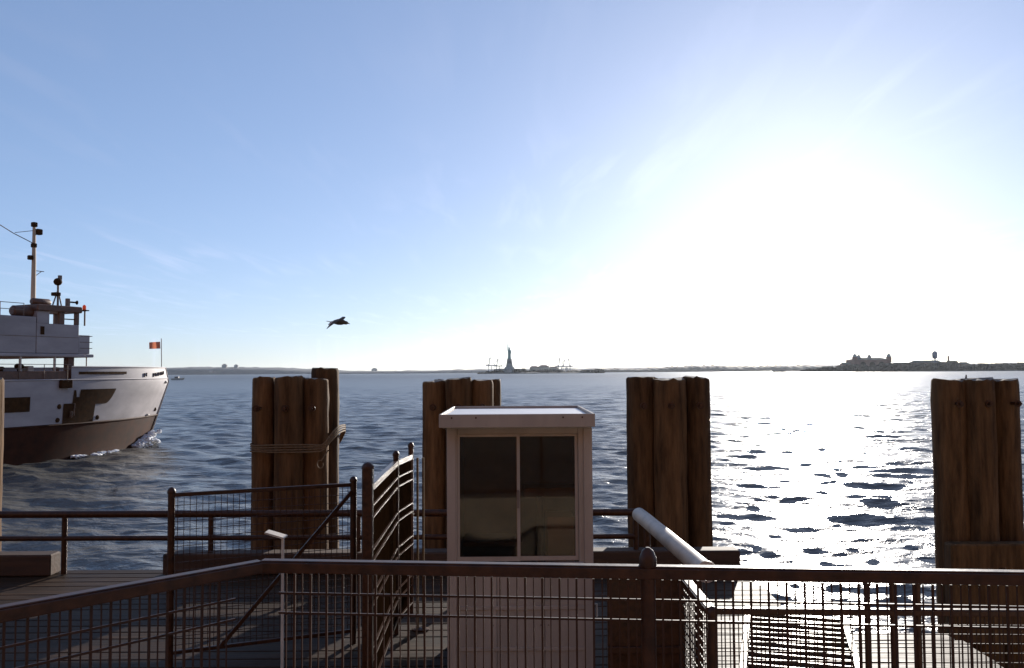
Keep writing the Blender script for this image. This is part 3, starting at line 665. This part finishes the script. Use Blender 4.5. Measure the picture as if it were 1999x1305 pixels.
# bow wave and wake foam
fm = MB(); ca, sa_ = math.cos(-TH), math.sin(-TH)
def ship_pt(w, s, z=0): return (-24.82 + w*ca - (-s)*sa_, 57.37 + w*sa_ + (-s)*ca, WATER + z)
for i in range(420):
    s = random.uniform(-.3, 2.4); w = fhalf(max(s, .01), 0) + abs(random.gauss(.2, .4)); h = random.uniform(.03, .17)*(1 - .22*s)
    fm.blob(ship_pt(w, s, random.uniform(.0, .8)*max(.15, 1-.35*s)), h*1.4, h*1.4, h*.8, .4, 7, 5)
for i in range(36):
    s = random.uniform(4.5, 8.5); w = fhalf(s, 0) + .2 + random.gauss(.12, .10)*(1+.1*s); h = random.uniform(.04, .11)
    fm.blob(ship_pt(w, s, .05), h*2, h*2, h*.8, .4, 7, 5)
tag(fm.build('foam', M['foam'], None, True), 'white foam of the bow wave along the ferry hull', 'foam', kind='stuff')

# ------------------------------------------------------------------ gull
def gull():
    p = aty(662, 629, 20); G = tag(empty('seagull', p), 'dark brown gull gliding over the harbour, wings half folded', 'gull')
    q = MB(); V = []; F = []; n = 12                      # body flies towards +X
    prof = [(-.25, .008, .010), (-.19, .022, .016), (-.12, .042, .038), (-.03, .058, .056), (.06, .055, .056), (.13, .040, .042), (.165, .030, .034), (.20, .030, .033), (.232, .018, .02), (.245, .006, .008)]
    for x, ry, rz in prof:
        zc = .012*math.sin((x+.2)*5) - (.01 if x > .15 else 0)
        for k in range(n): t = 2*math.pi*k/n; V.append((x, ry*math.cos(t), zc + rz*math.sin(t)))
    for i in range(len(prof)-1):
        for k in range(n): F.append((i*n+k, i*n+(k+1) % n, (i+1)*n+(k+1) % n, (i+1)*n+k))
    F += [tuple(reversed(range(n))), tuple(range((len(prof)-1)*n, len(prof)*n))]
    # wings and tail grow from the body as one surface
    def wing(sg, dz, sweep, m_):
        rows = 9; W = []; Fw = []
        for i in range(rows):
            t = i/(rows-1); sp_ = .05 + .42*t; zc = .03 + dz(t); xc = .05 + sweep(t); ch = .15*(1-t)**.6 + .012
            for (fx, tz) in ((0, 0), (.3, .012*(1-t)), (.7, .006*(1-t)), (1, 0), (.7, -.004), (.3, -.006)): W.append((xc - fx*ch, sg*sp_*.8, zc + tz))
        for i in range(rows-1):
            for k in range(6): Fw.append((i*6+k, i*6+(k+1) % 6, (i+1)*6+(k+1) % 6, (i+1)*6+k))
        Fw += [tuple(range(6)), tuple(reversed(range((rows-1)*6, rows*6)))]
        return W, Fw
    q.add(V, F)
    wn_, fn_ = wing(-1, lambda t: .03*math.sin(t*3) - .13*t*t, lambda t: .05*math.sin(t*2.6) - .22*t*t, 0); q.add(wn_, fn_)
    wf, ff = wing(1, lambda t: .05*math.sin(t*2.2) + .01*t, lambda t: .06*math.sin(t*2.6) - .14*t*t, 0); q.add(wf, ff)
    q.add([(-.22, -.012, .006), (-.22, .012, .006), (-.34, .05, .014), (-.36, 0, .012), (-.34, -.05, .014), (-.22, 0, -.006)], [(0, 1, 2, 3, 4), (5, 4, 3), (5, 3, 2), (5, 2, 1), (5, 0, 4)])
    q.build('body', M['gull'], G, True)
    W, Fw = wing(-1, lambda t: .03*math.sin(t*3) - .13*t*t - .008, lambda t: .05*math.sin(t*2.6) - .22*t*t - .06, 0)
    MB().add(W[18:42], [(i*6+k, i*6+(k+1) % 6, (i+1)*6+(k+1) % 6, (i+1)*6+k) for i in range(3) for k in range(6)]).build('wing_patch', M['gull_pale'], G, True)
    MB().tube([(.24, 0, -.005), (.275, 0, -.012), (.29, 0, -.02)], [.012, .008, .002], 8).build('beak', M['beak'], G, True)
    G.rotation_euler = (math.radians(8), math.radians(4), math.radians(-12)); G.scale = (.95, 1.0, 1.3)
gull()

# ------------------------------------------------------------------ statue, islands, far shore
def land(name, pts, w, h, label=None):
    """low island: rounded outline of centre line pts (x, y) half-depth w"""
    q = MB(); n = len(pts); V = []; F = []
    cols = [(-1, -1.5), (-.97, h*.6), (-.5, h), (.5, h), (1, -1.5)]
    for i, (x, y_) in enumerate(pts):
        e = min(1, .15 + 3.0*min(i, n-1-i)/n)
        for c, z in cols: V.append((x, y_ + c*w*e, WATER + (z*(.8+.4*rng.random()) if z > 0 else z)))
    k = len(cols)
    for i in range(n-1):
        for j in range(k-1): F.append((i*k+j, (i+1)*k+j, (i+1)*k+j+1, i*k+j+1))
    q.add(V, F); return tag(q.build(name, M['land']), kind='structure')
def woods(name, spans, label, y0, y1, mat_='tree', n=200):
    q = MB()
    tot = sum(s[1]-s[0] for s in spans)
    for (x0, x1, h0, h1) in spans:
        for i in range(int(n*(x1-x0)/tot)):
            t = random.random(); h = (h0+(h1-h0)*t)*random.uniform(.62, 1.0); r = h*random.uniform(.30, .5)
            q.blob((x0+(x1-x0)*t, random.uniform(y0, y1), WATER + h - r), r*1.2, r, r, .35, 7, 5)
            q.blob((x0+(x1-x0)*t + random.uniform(-r, r), random.uniform(y0, y1), WATER + h*.45), r*1.4, r, h*.45, .3, 7, 4)
    return tag(q.build(name, M[mat_], None, False), label, 'trees', kind='stuff')

land('island', [(-112+i*14, 2690) for i in range(30)], 70, 4.5)
woods('island_trees', [(-108, -40, 6, 14), (-40, 40, 14, 17), (40, 150, 10, 14), (150, 288, 8, 14)], 'low dark trees along the statue island shore', 2660, 2720, n=190)
def statue():
    T = tag(empty('statue', (-9, 2700, WATER+3.5)), 'tall robed green statue with a raised torch on a stone pedestal', 'statue')
    add = lambda mb, nm, m, par=None, sm=False: mb.build(nm, M[m], par or T, sm)
    star = []
    for i in range(22): a = 2*math.pi*i/22; r = 50 if i % 2 else 37; star.append((r*math.cos(a), r*.8*math.sin(a)))
    add(MB().prism(star, -3, 12), 'fort_base', 'granite')
    q = MB()
    def sq(w0, w1, z0, z1): q.add([(-w0, -w0, z0), (w0, -w0, z0), (w0, w0, z0), (-w0, w0, z0), (-w1, -w1, z1), (w1, -w1, z1), (w1, w1, z1), (-w1, w1, z1)], [(3,2,1,0),(4,5,6,7),(0,1,5,4),(1,2,6,5),(2,3,7,6),(3,0,4,7)])
    sq(17, 14, 12, 18); sq(11.5, 10.2, 18, 24); sq(10.0, 7.6, 24, 40); sq(8.4, 8.4, 40, 41.5); sq(7.2, 7.0, 41.5, 44.2)
    add(q, 'pedestal', 'granite')
    for k in range(4): add(MB().box((-5.5+k*3.0, -9.6, 29), (-3.7+k*3.0, -8.3, 37)), 'loggia_opening', 'land')
    b_ = MB(); V = []; F = []; n = 16
    prof = [(44.2, 5.6, 5.2), (47, 5.4, 5.0), (54, 5.0, 4.6), (61, 4.7, 4.2), (66, 4.9, 4.0), (70, 4.7, 3.6), (72.6, 4.4, 3.0), (74.2, 2.4, 2.2), (75.2, 1.7, 1.8), (76.5, 2.2, 2.4), (78.5, 2.3, 2.5), (80.2, 1.4, 1.6), (80.8, .5, .5)]
    for z, rx, ry in prof:
        for k in range(n):
            t = 2*math.pi*k/n; fold = 1 + (.07*math.sin(6*t) if z < 68 else 0); V.append((rx*fold*math.cos(t), ry*fold*math.sin(t), z))
    for i in range(len(prof)-1):
        for k in range(n): F.append((i*n+k, i*n+(k+1) % n, (i+1)*n+(k+1) % n, (i+1)*n+k))
    F.append(tuple(range((len(prof)-1)*n, len(prof)*n)))
    b_.add(V, F)
    b_.tube([(-3.2, 0, 70), (-4.4, 0, 74), (-4.6, 0, 80), (-4.4, 0, 86)], [2.1, 1.7, 1.3, .9], 10)      # raised arm
    b_.tube([(3.4, 0, 71), (4.8, -1.2, 66), (4.6, -2.8, 62.5)], [1.9, 1.6, 1.1], 10)                         # arm with tablet
    add(b_, 'figure', 'copper', None, True)
    add(MB().bbox((3.2, -4.4, 60), (5.4, -3.4, 67.5), .1), 'tablet', 'copper')
    tr = add(MB().lathe((-4.4, 0, 85.5), [(.5, 0), (.7, 2), (1.6, 3), (1.6, 3.5)], 12), 'torch', 'copper', None, True)
    add(MB().lathe((-4.4, 0, 89), [(.7, 0), (1.1, 1.2), (.8, 2.4), (.15, 4)], 10), 'flame', 'tan', tr, True)
    for k in range(7): a = math.radians(-75+25*k); add(MB().tube([(2.0*math.sin(a), 0, 79.5+1.0*math.cos(a)), (4.6*math.sin(a), -.4, 79.5+3.8*math.cos(a))], [.3, .05], 5), 'crown_ray', 'copper')
statue()
for i, (px0, px1, y0, lab) in enumerate(((1012, 1030, 727, 'small brick building just right of the statue'), (1140, 1166, 723, 'low pale building at the right end of the statue island'))):
    a, c = aty(px0, y0, 2680), aty(px1, y0, 2680); B = tag(empty('island_building', ((a.x+c.x)/2, 2680, WATER+3)), lab, 'building'); w = (c.x-a.x)/2; h = a.z - WATER - 3
    MB().box((-w, -8, -2), (w, 8, h*.7)).build('wall', M['brick' if i == 0 else 'tan'], B)
    MB().add([(-w-1, -9, h*.7), (w+1, -9, h*.7), (w+1, 9, h*.7), (-w-1, 9, h*.7), (-w, 0, h), (w, 0, h)], [(0,1,5,4),(2,3,4,5),(0,4,3),(1,2,5),(3,2,1,0)]).build('roof', M['land'], B)

# tan terminal sheds behind the statue island
for i, (p0, p1, pt, lab) in enumerate(((1034, 1052, 716, 'tan waterfront shed nearest the statue, with a raised roof'), (1051, 1072, 714, 'tallest tan waterfront shed right of the statue'), (1071, 1090, 717, 'right-hand tan waterfront shed beyond the statue island'))):
    a, c = aty(p0, pt, 3600), aty(p1, pt, 3600); w = (c.x-a.x)/2; h = a.z - WATER
    B = tag(empty('waterfront_shed', ((a.x+c.x)/2, 3600+i*6, WATER)), lab, 'building', 'tan sheds beyond the statue island')
    MB().box((-w, -20, -1), (w, 20, h*.8)).build('wall', M['tan'], B)
    MB().add([(-w-1, -21, h*.8), (w+1, -21, h*.8), (w+1, 21, h*.8), (-w-1, 21, h*.8), (-w*.4, 0, h), (w*.4, 0, h)], [(0,1,5,4),(2,3,4,5),(0,4,3),(1,2,5),(3,2,1,0)]).build('roof', M['brick'], B)
    for k in range(4): MB().box((-w*.8+k*w*.42, -20.6, h*.15), (-w*.8+k*w*.42+w*.2, -20.1, h*.5)).build('door', M['land'], B)
    MB().tube([(-w*.5, 0, h*.8), (-w*.7, 0, h*1.35)], 1.0, 6).build('roof_mast', M['crane'], B)
# container cranes
def crane(px, ptop, pboom, lab, Y=4500, flip=1):
    g = aty(px, 731, Y); t = aty(px, ptop, Y).z - WATER; bz = aty(px, pboom, Y).z - WATER
    C = tag(empty('gantry_crane', (g.x, Y, WATER)), lab, 'crane', 'container cranes on the far shore')
    for sx_ in (-8, 8):
        for sy_ in (-9, 9): MB().bar((sx_, sy_, -1), (sx_, sy_, bz), 3.4, 3.4).build('leg', M['crane'], C)
    MB().bar((-24*flip, 0, bz), (26*flip, 0, bz), 6, 5).build('boom', M['crane'], C)
    MB().bar((-6*flip, 0, bz), (0, 0, t), 3.6, 3.6).build('apex_mast', M['crane'], C)
    MB().bar((0, 0, t), (24*flip, 0, bz), 1.8, 1.8).build('fore_stay', M['crane'], C); MB().bar((0, 0, t), (-22*flip, 0, bz), 1.8, 1.8).build('back_stay', M['crane'], C)
    for z in (bz*.45,):
        for sy_ in (-9, 9): MB().bar((-8, sy_, z), (8, sy_, z), 1.6, 1.6).build('cross_beam', M['crane'], C)
    MB().bbox((-14*flip if flip > 0 else 6, -4, bz+1.5), (-6 if flip > 0 else 14, 4, bz+7), .2).build('machinery_house', M['crane'], C)
crane(957, 699, 715, 'taller container crane at the far left of the statue'); crane(972, 702, 716, 'shorter container crane close left of the statue', 4550)
crane(1093, 700, 717, 'leftmost of the three far cranes right of the tan sheds'); crane(1102, 704, 717, 'middle of the three far cranes right of the tan sheds', 4560); crane(1110, 701, 717, 'rightmost of the three far cranes right of the tan sheds', 4620, -1)

# far hills and shores
def ridge(name, Y, prof, depth, jag, m='hill'):
    xs = np.linspace(prof[0][0], prof[-1][0], 160); hs = np.interp(xs, [p[0] for p in prof], [p[1] for p in prof])
    V = []; F = []
    for i, px in enumerate(xs):
        p = aty(px, 700, Y); hz = (WATER + 2 + hs[i]); j = jag*rng.random()
        V += [(p.x, Y, WATER-1), (p.x, Y+depth*.05, hz*.35), (p.x, Y+depth*.4, hz*.8+j*.6), (p.x, Y+depth, hz+j), (p.x, Y+depth*1.3, WATER-1)]
    for i in range(159):
        for k in range(4): F.append((i*5+k, (i+1)*5+k, (i+1)*5+k+1, i*5+k+1))
    return tag(MB().add(V, F).build(name, M[m], None, True), kind='structure')
ridge('hill', 8600, [(-700, 60), (0, 74), (200, 76), (330, 82), (430, 78), (520, 66), (600, 44), (660, 28), (800, 20), (900, 24)], 900, 7)
ridge('far_shore', 7000, [(600, 16), (800, 20), (930, 30), (1180, 30), (1300, 36), (1420, 44), (1520, 36), (1620, 48), (1800, 50), (2400, 52), (3000, 52)], 500, 9)
ridge('near_shore', 4800, [(1100, 8), (1200, 16), (1260, 14), (1330, 26), (1400, 34), (1470, 24), (1560, 28), (1640, 26)], 200, 10, 'tree')
# distant landmarks on the hills: two blocks
for i, (px, pt, w, lab) in enumerate(((432, 713, 26, 'wider tower block on the left hills'), (455, 714, 20, 'narrower tower block on the left hills right of its neighbour'), (728, 721, 30, 'small domed tank on the far shore left of the statue'))):
    a = aty(px, pt, 8900); B = tag(empty('far_tower', (a.x, 9000, WATER)), lab, 'building', 'blocks on the far hills')
    MB().bbox((-w, -12, -1), (w, 12, a.z-WATER), 2).build('wall', M['granite'], B); MB().bbox((-w*.5, -6, a.z-WATER), (w*.5, 6, a.z-WATER+7), 1).build('roof_house', M['land'], B)
# small boat off the ferry bow
p = aty(346, 735, 700); SB = tag(empty('motor_boat', (p.x, 700, WATER), math.radians(10)), 'tiny white motor boat on the water right of the ferry bow', 'boat')
MB().add([(-4.5, -1.3, 0), (2.5, -1.3, 0), (5, 0, 0), (2.5, 1.3, 0), (-4.5, 1.3, 0), (-4.7, -1.6, 1.4), (2.8, -1.6, 1.6), (6, 0, 2.0), (2.8, 1.6, 1.6), (-4.7, 1.6, 1.4)], [(5,6,7,8,9),(0,1,6,5),(1,2,7,6),(2,3,8,7),(3,4,9,8),(4,0,5,9)]).build('hull', M['white'], SB)
MB().bbox((-2, -1.1, 1.5), (1.2, 1.1, 3.0), .15).build('cabin', M['white'], SB); MB().box((-1.6, -1.13, 2.1), (.8, -1.11, 2.7)).build('cabin_window', M['ship_dark'], SB)
MB().tube([(-1, 0, 3), (-1, 0, 4.6)], .05, 6).build('aerial', M['ship_grey'], SB)

# ------------------------------------------------------------------ brick island at right
land('immigration_island', [(640+i*22, 2060) for i in range(46)], 90, 4.0)
woods('island_trees', [(680, 790, 7, 19), (790, 940, 18, 22), (940, 1050, 20, 26), (1050, 1120, 17, 19), (1120, 1640, 19, 24)], 'brown bare trees along the right-hand island', 1978, 1996, n=420)
def hall():
    H = tag(empty('brick_hall', (862, 2030, WATER+2)), 'long brick hall with four domed corner towers on the right island', 'building')
    add = lambda mb, nm, m, par=None, sm=False: mb.build(nm, M[m], par or H, sm)
    add(MB().box((-44, -18, -2), (44, 30, 27)), 'main_block', 'brick'); add(MB().box((-62, -10, -2), (-44.1, 20, 14)), 'side_wing', 'brick'); add(MB().box((44.1, -10, -2), (62, 20, 14)), 'side_wing', 'brick')
    add(MB().add([(-44, -18.5, 27), (44, -18.5, 27), (44, 30, 27), (-44, 30, 27), (-30, 6, 32), (30, 6, 32)], [(0,1,5,4),(2,3,4,5),(3,0,4),(1,2,5),(3,2,1,0)]), 'roof', 'land')
    for x in (-22, 0, 22):
        arch = [(x-7, 3), (x+7, 3), (x+7, 15)] + [(x+7*math.cos(a), 15+7*math.sin(a)) for a in np.linspace(.2, math.pi-.2, 9)] + [(x-7, 15)]
        add(MB().add([(a, -18.25, z) for a, z in arch], [tuple(range(len(arch)))]), 'arched_window', 'ship_dark')
    for (x, y_, k) in ((-40.5, -15, 1), (41, -15, 1), (-14, 27, .95), (12, 27, .95)):
        tw = add(MB().box((x-4.6*k, y_-4.6*k, 20), (x+4.6*k, y_+4.6*k, 34*k)), 'tower', 'brick')
        add(MB().lathe((x, y_, 34*k), [(5.4, 0), (5.2, .8), (4.4, 1), (4.3, 3), (3.6, 5), (1.8, 6.6), (.6, 7.4), (.4, 10.5), (.05, 12)], 14), 'dome', 'granite', tw, True)
hall()
w = aty(1829, 694, 2000); WT = tag(empty('water_tower', (w.x, 2010, WATER+2)), 'round water tower on legs above the right island trees', 'water tower')
MB().lathe((0, 0, w.z-WATER-2), [(.5, -10), (4.5, -8), (6, -3), (6, 4), (4, 7.5), (.8, 9), (.3, 10)], 16).build('tank', M['crane'], WT, True)
for a in range(4): MB().tube([(5.5*math.cos(a*1.571+.78), 5.5*math.sin(a*1.571+.78), w.z-WATER-8), (8*math.cos(a*1.571+.78), 8*math.sin(a*1.571+.78), -2)], .5, 6).build('leg', M['crane'], WT)
MB().tube([(0, 0, -2), (0, 0, w.z-WATER-11)], 1, 8).build('riser_pipe', M['crane'], WT)
c = aty(1855.5, 695, 2000); CH = tag(empty('chimney', (c.x, 2010, WATER+2)), 'tall brick chimney right of the water tower', 'chimney')
MB().lathe((0, 0, -2), [(2.6, 0), (2.0, c.z-WATER-4), (2.3, c.z-WATER-3), (2.3, c.z-WATER-2)], 12).build('shaft', M['brick'], CH, True); MB().lathe((0, 0, c.z-WATER-4), [(1.6, 0), (1.7, .8)], 12).build('rim', M['land'], CH, True)
for (p0, p1, pt, lab) in ((1786, 1848, 705, 'long low brick building under the water tower'), (1883, 1900, 708, 'small hipped brick building right of the chimney'), (1650, 1668, 709, 'low brick annex left of the domed hall'), (1750, 1782, 709, 'low brick annex right of the domed hall')):
    a, c = aty(p0, pt, 2000), aty(p1, pt, 2000); w_ = (c.x-a.x)/2; h = a.z-WATER-2
    B = tag(empty('brick_building', ((a.x+c.x)/2, 2025, WATER+2)), lab, 'building'); MB().box((-w_, -10, -2), (w_, 10, h*.75)).build('wall', M['brick'], B)
    MB().add([(-w_-1, -11, h*.75), (w_+1, -11, h*.75), (w_+1, 11, h*.75), (-w_-1, 11, h*.75), (-w_*.75, 0, h), (w_*.75, 0, h)], [(0,1,5,4),(2,3,4,5),(0,4,3),(1,2,5),(3,2,1,0)]).build('roof', M['land'], B)
    for k in range(5): MB().box((-w_*.85+k*w_*.38, -10.3, h*.2), (-w_*.85+k*w_*.38+w_*.14, -10.05, h*.55)).build('window', M['ship_dark'], B)

# ------------------------------------------------------------------ the city added unseen behind the camera to block sky and bounce warm light
M['bounce_facade'] = mat('bounce_masonry', (.17, .080, .038), .8, .25, .05)
bounce_city = (('unseen tall brown masonry office block added for warm bounce light, leftmost', -330, 95), ('unseen stepped brown office block added for warm bounce light, second from left', -235, 70), ('unseen broad brown office block added for warm bounce light, third from left', -140, 104), ('unseen slim brown office tower added for warm bounce light, left of centre', -50, 88), ('unseen brown office tower added for warm bounce light, right of centre', 45, 108), ('unseen low brown block added for warm bounce light, third from right', 140, 74), ('unseen brown office block added for warm bounce light, second from right', 235, 98), ('unseen tall brown office block added for warm bounce light, rightmost', 330, 86))
for lab, x, h in bounce_city:
    B = tag(empty('bounce_office_block', (x, -150, .88)), lab, 'building', 'unseen office blocks added for warm bounce light')
    MB().box((-43, -40, -3), (43, 0, h)).build('wall', M['bounce_facade'], B); MB().box((-44, -41, h), (44, 1, h+2)).build('cornice', M['granite'], B)
    wm = MB().box((-1.6, .01, 0), (1.6, .06, 2.2)).mesh('window', M['glass_dark'] if 'glass_dark' in M else M['ship_dark'])
    for r_ in range(6):
        for c_ in range(7): o = obj('window', wm, B); o.location = (-36+c_*12, 0, 5 + r_*h/6.5)

# ------------------------------------------------------------------ haze
hz = MB(); hz.box((-12600, -600, -6.5), (12600, 12700, 120))
hm = bpy.data.materials.new('haze'); hm.use_nodes = True; hn, hl = hm.node_tree.nodes, hm.node_tree.links
hn.remove(hn['Principled BSDF']); pv = hn.new('ShaderNodeVolumePrincipled'); pv.inputs['Color'].default_value = (.80, .88, 1, 1); pv.inputs['Density'].default_value = 1.2e-5; pv.inputs['Anisotropy'].default_value = .55
hl.new(pv.outputs[0], hn['Material Output'].inputs['Volume'])
tag(hz.build('haze', hm), 'pale sea haze over the harbour', 'haze', kind='stuff')
